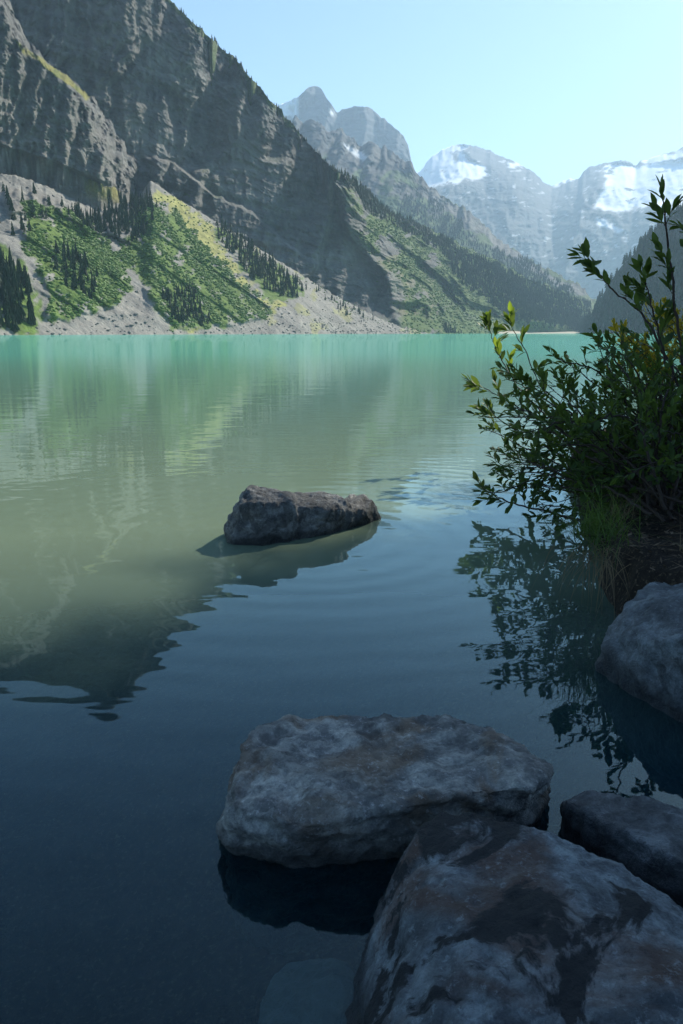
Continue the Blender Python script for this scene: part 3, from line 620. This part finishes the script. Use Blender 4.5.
# front boulder
wt3 = [Zp(346, 1015, 0), Zp(352, 985, 0), Zp(340, 1090, 0), Zp(330, 1200, 0), Zp(370, 925, 0.02), Zp(402, 868, .02)]
tp3 = [D(405, 852, 1.32), D(422, 826, 1.37), D(445, 813, 1.40), D(480, 811, 1.41), D(520, 817, 1.41), D(565, 834, 1.39), D(620, 865, 1.35), D(683, 902, 1.31), D(760, 950, 1.28),
    D(400, 905, 1.2), D(430, 880, 1.2), D(400, 1000, .98), D(440, 1024, .92), D(520, 960, 1.02), D(600, 940, 1.1), D(700, 1000, 1.02), D(480, 1200, .72), D(620, 1200, .75), D(380, 1200, .76), D(800, 1100, .95), D(700, 1200, .8)]
M['b3'] = m_boulder('stained_boulder', (.38, .44, .47), (.11, .125, .14), (.14, .07, .04), .8, .35, .6, 6, dark=1.0)
bb = base([Vector((p[0], p[1], 0)) for p in tp3], -.3, 0, 0, 1.0)
boulder('boulder', [tp3+wt3+bb], M['b3'], 'large dark boulder with rust and pale blotches filling the bottom right corner', .008, 4, .014, 5, 9, group=gA)
# slab
wt4 = [Zp(561, 815, 0), Zp(572, 830, 0), Zp(605, 850, 0), Zp(650, 880, 0), Zp(700, 910, 0), Zp(800, 930, 0)]
tp4 = [D(566, 803, 1.66), D(585, 794, 1.70), D(625, 793, 1.72), D(683, 802, 1.72), D(780, 820, 1.75), D(600, 822, 1.58), D(660, 850, 1.5), D(720, 880, 1.45), D(820, 880, 1.55)]
M['b4'] = m_boulder('slab_rock', (.33, .36, .375), (.15, .165, .175), (.12, .09, .07), 1.2, .3, .3, 11)
boulder('boulder', [tp4+wt4+base(wt4+tp4, -.2)], M['b4'], 'low dark slab of rock at the right edge behind the front boulder', .009, 3, .014, 7, 12, group=gA)
# right boulder
wt5 = [Zp(600, 652, 0), Zp(612, 672, 0), Zp(640, 692, 0), Zp(683, 720, 0), Zp(780, 760, 0)]
tp5 = [D(604, 645, 2.62), D(620, 620, 2.68), D(634, 596, 2.78), D(650, 583, 2.85), D(683, 578, 2.86), D(760, 580, 2.85), D(640, 640, 2.45), D(683, 640, 2.35), D(683, 600, 2.65), D(800, 640, 2.3), D(840, 600, 2.7)]
M['b5'] = m_boulder('shore_boulder', (.32, .36, .38), (.15, .165, .175), (.15, .12, .1), 1.1, .4, .25, 15)
boulder('boulder', [tp5+wt5+base(wt5, -.2, .02, .03)+base(tp5, -.2)], M['b5'], 'smooth grey boulder at the right edge below the earth bank', .011, 3, .02, 5, 15, group=gA)
# submerged stone
c0 = Zp(316, 1008, -.065)
pts_ = [c0+Vector((.11*math.cos(a)*random.uniform(.8, 1.1), .15*math.sin(a)*random.uniform(.8, 1.1), z_)) for a in np.linspace(0, 6, 9) for z_ in (-.2, 0.0)]+[c0+Vector((.0, 0.02, .05)), c0+Vector((.04, .05, .045))]
boulder('submerged_stone', [pts_], m_boulder('sunken_rock', (.72, .78, .74), (.5, .56, .52), (.2, .2, .15), 1, .2, .2, 19), 'pale rounded stone lying under the dark water left of the front boulder', .01, 4, .015, 6, 18, cat='stone')
# a few stones on the shore right of and behind the camera
for k, (x, y, r_) in enumerate([(1.7, 1.5, .3), (1.95, 2.1, .25), (1.2, .55, .3), (.1, -.5, .35), (-.9, -.9, .3), (2.2, .9, .4)]):
    pp = [Vector((x+r_*random.uniform(.8, 1.1)*math.cos(a)*math.cos(b), y+r_*.8*math.sin(a)*math.cos(b), .05+r_*.6*math.sin(b))) for a in np.linspace(0, 5.6, 8) for b in (-.6, 0, .6, 1.3)]
    boulder('shore_stone', [pp], M['b5'], 'grey rounded stone lying on the near shore', .025, 3, .03, 5, 30+k, cat='stone', group='stones on the near shore')
# ------------------------------------------------------------------ shrub
def m_leaf(name, a, b, trans=.4, tcol=None):
    s = NT(name); oi = s.noise(7, 3, .6)
    c = s.mix(s.ramp(oi, [(.35, 0.0), (.65, 1.0)]), a, b)
    p = s.n('ShaderNodeBsdfPrincipled'); s.link(c, p.inputs['Base Color']); p.inputs['Roughness'].default_value = .55; p.inputs['Specular IOR Level'].default_value = .2
    t = s.n('ShaderNodeBsdfTranslucent'); s.link(s.mix(.5, c, tcol or (.22, .30, .03)), t.inputs['Color'])
    m_ = s.n('ShaderNodeMixShader'); m_.inputs[0].default_value = trans; s.link(p.outputs[0], m_.inputs[1]); s.link(t.outputs[0], m_.inputs[2]); s.link(m_.outputs[0], s.out.inputs['Surface']); return s.m
M['leaf'] = m_leaf('shrub_leaf', (.07, .12, .03), (.025, .055, .018), .4)
M['leaf_y'] = m_leaf('yellow_leaf', (.42, .31, .03), (.20, .21, .03), .5, (.6, .42, .03))
M['twig'] = (lambda s: (s.principled(s.mix(s.noise(60, 4), (.06, .04, .03), (.025, .018, .014)), .8), s.m)[1])(NT('twig_bark'))
class Shrub:
    def __init__(s): s.tv = []; s.tf = []; s.lv = []; s.lf = []
    def tube(s, pts_, r0, r1, n=5):
        b = len(s.tv); m = len(pts_)
        for i, p in enumerate(pts_):
            d = (pts_[min(i+1, m-1)]-pts_[max(i-1, 0)]).normalized(); u = d.orthogonal().normalized(); v = d.cross(u); r_ = r0+(r1-r0)*i/(m-1)
            for k in range(n): s.tv.append(p+u*(r_*math.cos(6.2832*k/n))+v*(r_*math.sin(6.2832*k/n)))
        for i in range(m-1):
            for k in range(n): a = b+i*n+k; c = b+i*n+(k+1) % n; s.tf.append((a, c, c+n, a+n))
    def leaf(s, p, d, up, L, W):
        d = d.normalized(); sd = d.cross(up)
        if sd.length < 1e-3: sd = d.orthogonal()
        sd.normalize(); nn = sd.cross(d).normalized(); b = len(s.lv); bend = random.uniform(-.25, .1); fold = random.uniform(.1, .45)
        for t, w in ((0, .03), (.22, .62), (.48, 1.0), (.75, .72), (1.0, .02)):
            c = p+d*(L*t)+nn*(bend*L*t*t)
            for q in (-1, 0, 1): s.lv.append(c+sd*(q*W*.5*w)+nn*(abs(q)*W*.5*w*fold))
        for i in range(4):
            for k in range(2): a = b+i*3+k; s.lf.append((a, a+1, a+4, a+3))
    def twig(s, p, d, L, lsize, nl, r_=.0022, droop=0.0):
        pts_ = [p]; dd_ = d.normalized()
        for i in range(5):
            dd_ = (dd_+Vector((random.gauss(0, .12), random.gauss(0, .12), random.gauss(0, .10)+.05-droop))).normalized(); pts_.append(pts_[-1]+dd_*(L/5))
        s.tube(pts_, r_, r_*.4, 4)
        for k in range(nl):
            t = (k+.6)/nl; t = .15+.85*t; i = min(4, int(t*5)); f = t*5-i; q = pts_[i].lerp(pts_[i+1], f); ax = (pts_[i+1]-pts_[i]).normalized()
            an = k*2.4+random.uniform(-.4, .4); u = ax.orthogonal().normalized(); v = ax.cross(u); sd = u*math.cos(an)+v*math.sin(an)
            sp_ = random.uniform(.55, 1.1)*(1-.5*t); ld = (ax+sd*sp_+Vector((0, 0, .12))).normalized()
            sz = lsize*random.uniform(.6, 1.15)*(1.15-.35*t); s.leaf(q, ld, Vector((random.gauss(0, .4), random.gauss(0, .4), 1)), sz, sz*random.uniform(.34, .46))
        for k in range(2): s.leaf(pts_[-1], (dd_+Vector((random.gauss(0, .25), random.gauss(0, .25), random.gauss(0, .25)))).normalized(), Vector((random.gauss(0, .5), random.gauss(0, .5), 1)), lsize*random.uniform(.7, 1), lsize*.36)
    def stem(s, ctrl, r0, r1, ntw, tl, lsize, nl, start=.25, spread=1.0, droop=0.0):
        # catmull-rom through control points
        P = [ctrl[0]*2-ctrl[1]]+ctrl+[ctrl[-1]*2-ctrl[-2]]; pts_ = []
        for i in range(1, len(P)-2):
            for k in range(7):
                t = k/7; a, b, c, d = P[i-1:i+3]
                pts_.append(.5*((2*b)+(c-a)*t+(2*a-5*b+4*c-d)*t*t+(3*b-a-3*c+d)*t*t*t)+Vector((random.gauss(0, .004), random.gauss(0, .004), random.gauss(0, .004))))
        pts_.append(ctrl[-1]); s.tube(pts_, r0, r1, 6); m = len(pts_)
        for k in range(ntw):
            t = start+(1-start)*(k+random.random())/ntw; i = min(m-2, int(t*(m-1))); q = pts_[i].lerp(pts_[i+1], t*(m-1)-i); ax = (pts_[i+1]-pts_[i]).normalized()
            u = ax.orthogonal().normalized(); v = ax.cross(u); an = random.uniform(0, 6.28)
            dd_ = (ax*.8+(u*math.cos(an)+v*math.sin(an))*spread+Vector((-.15, -.1, .25))).normalized()
            s.twig(q, dd_, tl*random.uniform(.5, 1.2)*(1.1-.5*t), lsize, nl, droop=droop)
        ax = (pts_[-1]-pts_[-2]).normalized(); s.twig(pts_[-1], ax, tl*.5, lsize*1.05, nl+1, r1)
    def build(s, name, leafmat, label, cat, origin):
        root = empty(name, origin); tag(root, label, cat); o_ = Vector(origin)
        mesh_np('stems', [tuple(v-o_) for v in s.tv], s.tf, M['twig'], True, parent=root)
        mesh_np('foliage', [tuple(v-o_) for v in s.lv], s.lf, leafmat, True, parent=root)
        return root
sh = Shrub()
LS = .064
# traced leading shoots
sh.stem([wpd(700, 500, 4.6), wpd(690, 420, 4.7), wpd(680, 340, 4.8), wpd(674, 290, 4.8), wpd(667, 235, 4.8), wpd(664, 205, 4.8)], .010, .004, 7, .16, .10, 5, .45, .9)
sh.stem([wpd(700, 480, 4.8), wpd(683, 400, 5.0), wpd(660, 345, 5.1), wpd(640, 312, 5.2), wpd(612, 290, 5.3), wpd(598, 272, 5.4), wpd(590, 260, 5.4)], .010, .003, 9, .14, .10, 5, .35, .8)
sh.stem([wpd(690, 500, 4.8), wpd(672, 400, 4.9), wpd(660, 340, 4.9), wpd(650, 300, 4.9), wpd(645, 280, 4.9)], .009, .003, 7, .15, .10, 5, .4)
sh.stem([wpd(720, 400, 4.6), wpd(705, 320, 4.6), wpd(698, 270, 4.6), wpd(692, 236, 4.6)], .008, .003, 6, .15, .10, 5, .4)
sh.stem([wpd(640, 520, 6.0), wpd(600, 450, 6.3), wpd(560, 410, 6.6), wpd(540, 385, 6.8), wpd(525, 350, 7.0), wpd(513, 330, 7.0)], .009, .003, 5, .16, .12, 4, .5)
sh.stem([wpd(640, 520, 6.0), wpd(590, 440, 6.5), wpd(540, 410, 6.8), wpd(510, 375, 7.2), wpd(495, 345, 7.4), wpd(490, 330, 7.4)], .009, .003, 6, .16, .12, 4, .45)
sh.stem([wpd(640, 520, 5.2), wpd(590, 450, 5.6), wpd(540, 420, 5.9), wpd(505, 400, 6.1), wpd(484, 388, 6.2)], .010, .003, 9, .18, .10, 6, .3)
sh.stem([wpd(650, 520, 5.0), wpd(600, 470, 5.3), wpd(550, 450, 5.6), wpd(515, 430, 5.8), wpd(492, 415, 5.9)], .010, .003, 10, .18, .10, 6, .3)
sh.stem([wpd(640, 530, 4.0), wpd(580, 520, 4.3), wpd(540, 510, 4.6), wpd(505, 500, 4.9), wpd(485, 490, 5.0)], .010, .003, 8, .16, .08, 6, .3)
sh.stem([wpd(630, 540, 4.0), wpd(570, 535, 4.6), wpd(520, 538, 5.2), wpd(478, 548, 5.4)], .008, .003, 7, .12, .08, 6, .35)
for (x, y, d_) in ((500, 452, 5.4), (512, 480, 5.0), (545, 505, 4.5), (488, 430, 5.8), (530, 462, 4.8)):
    sh.stem([wpd(640, 520, 4.1), wpd((640+x)/2+5, (510+y)/2, (4.0+d_)/2), wpd(x, y, d_)], .007, .003, 9, .17, .064, 6, .25)
ENV = [(482, 385), (492, 425), (490, 470), (500, 510), (560, 525), (600, 520), (660, 490), (800, 430), (820, 290), (720, 300), (683, 318), (640, 332), (600, 345), (565, 350), (525, 372)]
rb = random.Random(5)
cnt = 0
while cnt < 84:
    x = rb.uniform(485, 800); y = rb.uniform(265, 535)
    if not inpoly(np.array(x), np.array(y), ENV): continue
    if x > 690 and rb.random() < .5: continue
    left = (x-480)/200
    d1 = rb.uniform(3.7, 6.2) if y > 400 else rb.uniform(4.3, 6.2)
    if y > 420: d1 = min(d1, 5.2)
    d0 = rb.uniform(3.7, 5.5); rootp = Vector((x_edge(d0).item()+rb.uniform(.12, .6), d0-.25, .22+rb.uniform(0, .1)))
    tip = wpd(x, y, d1)
    if tip.z < .10: tip.z = .12
    midp = rootp.lerp(tip, .5)+Vector((rb.gauss(0, .06), rb.gauss(0, .06), abs(rb.gauss(.05, .06))))
    q1 = rootp.lerp(midp, .5)+Vector((0, 0, .03))
    sh.stem([rootp, q1, midp, midp.lerp(tip, .55)+Vector((rb.gauss(0, .03), rb.gauss(0, .03), .03)), tip], .008, .0028, 8, .22, LS, 6, .3, 1.15); cnt += 1
sh.build('shrub', M['leaf'], 'dark green leafy shrub leaning over the water from the right bank', 'shrub', (1.7, 4.4, .2))
sy = Shrub()
for k in range(52):
    x = rb.uniform(606, 760); y = rb.uniform(310, 372)
    if x < 640: y = rb.uniform(335, 372)
    d1 = rb.uniform(5.6, 7.4); tip = wpd(x, y, d1); rootp = Vector((tip.x+.35, tip.y+rb.uniform(-.2, .4), .35))
    sy.stem([rootp, rootp.lerp(tip, .5)+Vector((.05, 0, .12)), tip], .008, .003, 8, .18, .055, 6, .35)
sy.build('yellow_shrub', M['leaf_y'], 'shrub with yellow and orange leaves lit by the sun behind the dark shrub', 'shrub', (2.7, 7.2, .3))
# small bright-leaved shoots at the left tip catching the sun
sb = Shrub()
for (x, y, d_) in ((486, 322, 7.4), (511, 318, 7.0), (500, 350, 7.2), (508, 362, 7.1)):
    p = wpd(x, y+8, d_); sb.twig(p, Vector((-.05, 0, 1)), .09, .12, 4)
M['leaf_b'] = m_leaf('bright_leaf', (.16, .24, .03), (.10, .17, .03), .6, (.4, .5, .04))
# grass
def grass(name, centre, n, L, mat, label, spread, dirv, droop=.8, w=.004):
    V = []; F = []
    for k in range(n):
        p = Vector((random.gauss(0, spread[0]), random.gauss(0, spread[1]), random.gauss(0, spread[2]))); d = (Vector(dirv)+Vector((random.gauss(0, .45), random.gauss(0, .45), random.gauss(0, .3)))).normalized()
        l = L*random.uniform(.5, 1.1); sd = d.cross(Vector((0, 0, 1))).normalized(); b = len(V); q = p.copy(); dd_ = d.copy()
        for i in range(7):
            ww = w*(1-i/6.5); V += [q-sd*ww*.5, q+sd*ww*.5]; dd_ = (dd_+Vector((0, 0, -droop*.28))).normalized(); q = q+dd_*(l/6)
        for i in range(6): F.append((b+2*i, b+2*i+1, b+2*i+3, b+2*i+2))
    o = mesh_np(name, [tuple(v) for v in V], F, mat, True); o.location = centre; return tag(o, label, 'grass')
SUN_AZ, SUN_EL = R(38), R(36)
M['grass_g'] = m_leaf('grass_blade', (.10, .17, .04), (.05, .10, .025), .35)
M['grass_d'] = m_leaf('dry_grass_blade', (.26, .19, .10), (.14, .10, .06), .2, (.3, .22, .1))
grass('grass_tuft', wpd(598, 535, 3.35), 260, .30, M['grass_g'], 'green grass tuft growing on the corner of the earth bank', (.06, .07, .02), (-.35, -.25, .9), .75)
grass('dry_grass_tuft', wpd(597, 552, 3.3), 75, .30, M['grass_d'], 'straw coloured dry grass hanging down the bank into the water', (.05, .05, .02), (-.25, -.3, .2), 1.3)
for k in range(14):
    x = random.uniform(1.3, 2.6); y = random.uniform(3.1, 4.6)
    o = grass('grass_tuft', (x, y, .24), 80, .16, M['grass_g'] if k % 2 else M['grass_d'], 'small tuft of thin grass on top of the earth bank under the shrub', (.045, .045, .01), (0, 0, 1), .7, .003); o['group'] = 'small grass tufts on the bank'
lv = []; lf = []
gz = np.asarray(z); xs_ = gx[0]; ys_ = gy[:, 0]
def gh(x, y): return float(gz[min(len(ys_)-1, int(np.searchsorted(ys_, y))), min(len(xs_)-1, int(np.searchsorted(xs_, x)))])
for k in range(2600):
    y = random.uniform(2.2, 6.5); x = float(x_edge(y))+random.uniform(-.02, 1.6); h_ = gh(x, y)
    if h_ < .03: continue
    c = Vector((x, y, h_+.012)); a = random.uniform(0, 6.28); L = random.uniform(.015, .05); w_ = L*random.uniform(.1, .5) if k % 3 else L*.06; L = L if k % 3 else L*3
    d = Vector((math.cos(a), math.sin(a), random.uniform(-.5, .5))); n_ = Vector((-math.sin(a), math.cos(a), random.uniform(-.4, .4))); b = len(lv)
    lv += [tuple(c-d*L*.5), tuple(c-n_*w_*.5), tuple(c+d*L*.5+Vector((0, 0, .006))), tuple(c+n_*w_*.5+Vector((0, 0, .005)))]; lf.append((b, b+1, b+2, b+3))
M['litter'] = m_foliage('leaf_litter', (.24, .17, .11), (.08, .055, .035), 30)
tag(mesh_np('leaf_litter', lv, lf, M['litter'], False), 'dead leaves and twigs scattered over the earth bank', 'leaf litter', kind='stuff')
# ------------------------------------------------------------------ trees on the right shore that shade the foreground (beside the picture)
def near_conifer(k, x, y, H, w):
    rgn = random.Random(k); root = empty('spruce_tree', (x, y, .25+.1*max(0, x-1.5)))
    V = []; F = []
    for i, z_ in enumerate(np.linspace(-.3, H, 9)):
        r_ = H*.014*(1-max(z_, 0)/H)+.01
        for q in range(8): V.append((r_*math.cos(q*.7854), r_*math.sin(q*.7854), z_))
    for i in range(8):
        for q in range(8): a = i*8+q; b = i*8+(q+1) % 8; F.append((a, b, b+8, a+8))
    mesh_np('trunk', V, F, M['bark'], True, parent=root)
    V = []; F = []
    nb = int(H*20)
    for i in range(nb):
        z_ = H*(.07+.93*(i/nb)**1.0); L = w*(1-(z_/H))**.5+.12; an = i*2.4+rgn.uniform(-.3, .3); L *= rgn.uniform(.75, 1.1)
        ns = int(6+L*9)
        for q in range(ns):
            t = (q+.5)/ns; c = Vector((math.cos(an)*L*t, math.sin(an)*L*t, z_-.28*L*t+.15*L*t*t))
            for sdn in (-1, 1):
                a2 = an+sdn*rgn.uniform(.5, 1.1); ln = (.10+.32*L*(1-t))*rgn.uniform(.6, 1.1); d = Vector((math.cos(a2), math.sin(a2), -rgn.uniform(.05, .4)))
                n_ = Vector((-math.sin(a2), math.cos(a2), rgn.uniform(-.5, .5))).normalized(); b = len(V); ww = .045+.05*L*(1-t)
                V += [tuple(c-n_*ww*.6), tuple(c+n_*ww*.6), tuple(c+d*ln+n_*ww*.2), tuple(c+d*ln-n_*ww*.2)]; F.append((b, b+1, b+2, b+3))
    mesh_np('crown', V, F, M['needles'], False, parent=root)
    return tag(root, 'tall spruce standing on the near right shore beyond the shrub', 'tree', 'spruces on the near right shore')
Q0 = Vector((14.08, 22.42)); cx_, cy_ = math.cos(SUN_AZ), -math.sin(SUN_AZ); fx_, fy_ = math.sin(SUN_AZ), math.cos(SUN_AZ)
k = 0
for (off, along, H, w_) in [(1.1, 0, 28, 2.2), (3.3, 1.0, 29, 2.4), (5.6, -1.0, 27, 2.4), (7.9, 1.5, 28, 2.5), (10.2, -.5, 26, 2.5), (12.8, 1, 26, 2.6), (2.4, 6.0, 31, 2.3), (4.6, 5.0, 30, 2.4), (7.0, 6.0, 30, 2.4), (9.3, 5.5, 29, 2.5), (11.8, 6, 29, 2.5), (15.5, 2, 27, 2.8), (8.8, -6.5, 16, 2.2), (11.6, -6.5, 17, 2.4)]:
    x = Q0.x+cx_*off+fx_*along; y = Q0.y+cy_*off+fy_*along
    near_conifer(k, x, y, H, w_); k += 1

sb.build('bright_shoots', M['leaf_b'], 'sunlit yellow green shoots at the left tips of the dark shrub', 'shoots', (1.3, 7.2, .2))
# ------------------------------------------------------------------ haze, sky, sun
bm = bmesh.new(); bmesh.ops.create_cube(bm, size=1); me = bpy.data.meshes.new('haze'); 
bmesh.ops.scale(bm, vec=(10700, 11900, 2290), verts=bm.verts); bmesh.ops.translate(bm, vec=(2700, 5650, 1145-9.5), verts=bm.verts); bm.to_mesh(me); bm.free()
hz = bpy.data.objects.new('haze', me); COL.objects.link(hz); tag(hz, 'blue mountain haze filling the valley', 'haze', kind='stuff')
mt = bpy.data.materials.new('haze'); mt.use_nodes = True; t = mt.node_tree; t.nodes.clear(); oo = t.nodes.new('ShaderNodeOutputMaterial'); pv = t.nodes.new('ShaderNodeVolumePrincipled')
pv.inputs['Color'].default_value = (.57, .77, 1.0, 1); pv.inputs['Density'].default_value = 0.74e-4; pv.inputs['Anisotropy'].default_value = .2; t.links.new(pv.outputs[0], oo.inputs['Volume']); me.materials.append(mt)
w = bpy.data.worlds.new('World'); SC.world = w; w.use_nodes = True; t = w.node_tree; bg = t.nodes['Background']; sk = t.nodes.new('ShaderNodeTexSky'); sk.sky_type = 'NISHITA'; sk.sun_disc = False
sk.sun_elevation = SUN_EL; sk.sun_rotation = SUN_AZ; sk.altitude = 1700; sk.air_density = 1.0; sk.dust_density = 1.6; sk.ozone_density = 1.2
mxx = t.nodes.new('ShaderNodeMix'); mxx.data_type = 'RGBA'; mxx.blend_type = 'MULTIPLY'; mxx.inputs[0].default_value = 1; mxx.inputs[7].default_value = (.82, .985, 1.04, 1); t.links.new(sk.outputs[0], mxx.inputs[6]); t.links.new(mxx.outputs[2], bg.inputs['Color']); bg.inputs['Strength'].default_value = .096
ld = bpy.data.lights.new('sun', 'SUN'); ld.energy = 5.0; ld.angle = R(.5); ld.color = (1, .95, .83); lo = bpy.data.objects.new('sun', ld); COL.objects.link(lo)
sd = Vector((math.sin(SUN_AZ)*math.cos(SUN_EL), math.cos(SUN_AZ)*math.cos(SUN_EL), math.sin(SUN_EL))); lo.rotation_euler = sd.to_track_quat('Z', 'Y').to_euler(); lo.location = (3, -2, 8)
SC.view_settings.view_transform = 'Standard'; SC.view_settings.look = 'None'; SC.view_settings.exposure = .8; SC.view_settings.gamma = 1
SC.render.engine = 'CYCLES'; SC.cycles.use_denoising = True; SC.cycles.max_bounces = 8; SC.cycles.diffuse_bounces = 2; SC.cycles.glossy_bounces = 3; SC.cycles.transparent_max_bounces = 8; SC.cycles.volume_bounces = 1
SC.cycles.use_adaptive_sampling = True; SC.cycles.adaptive_threshold = .01
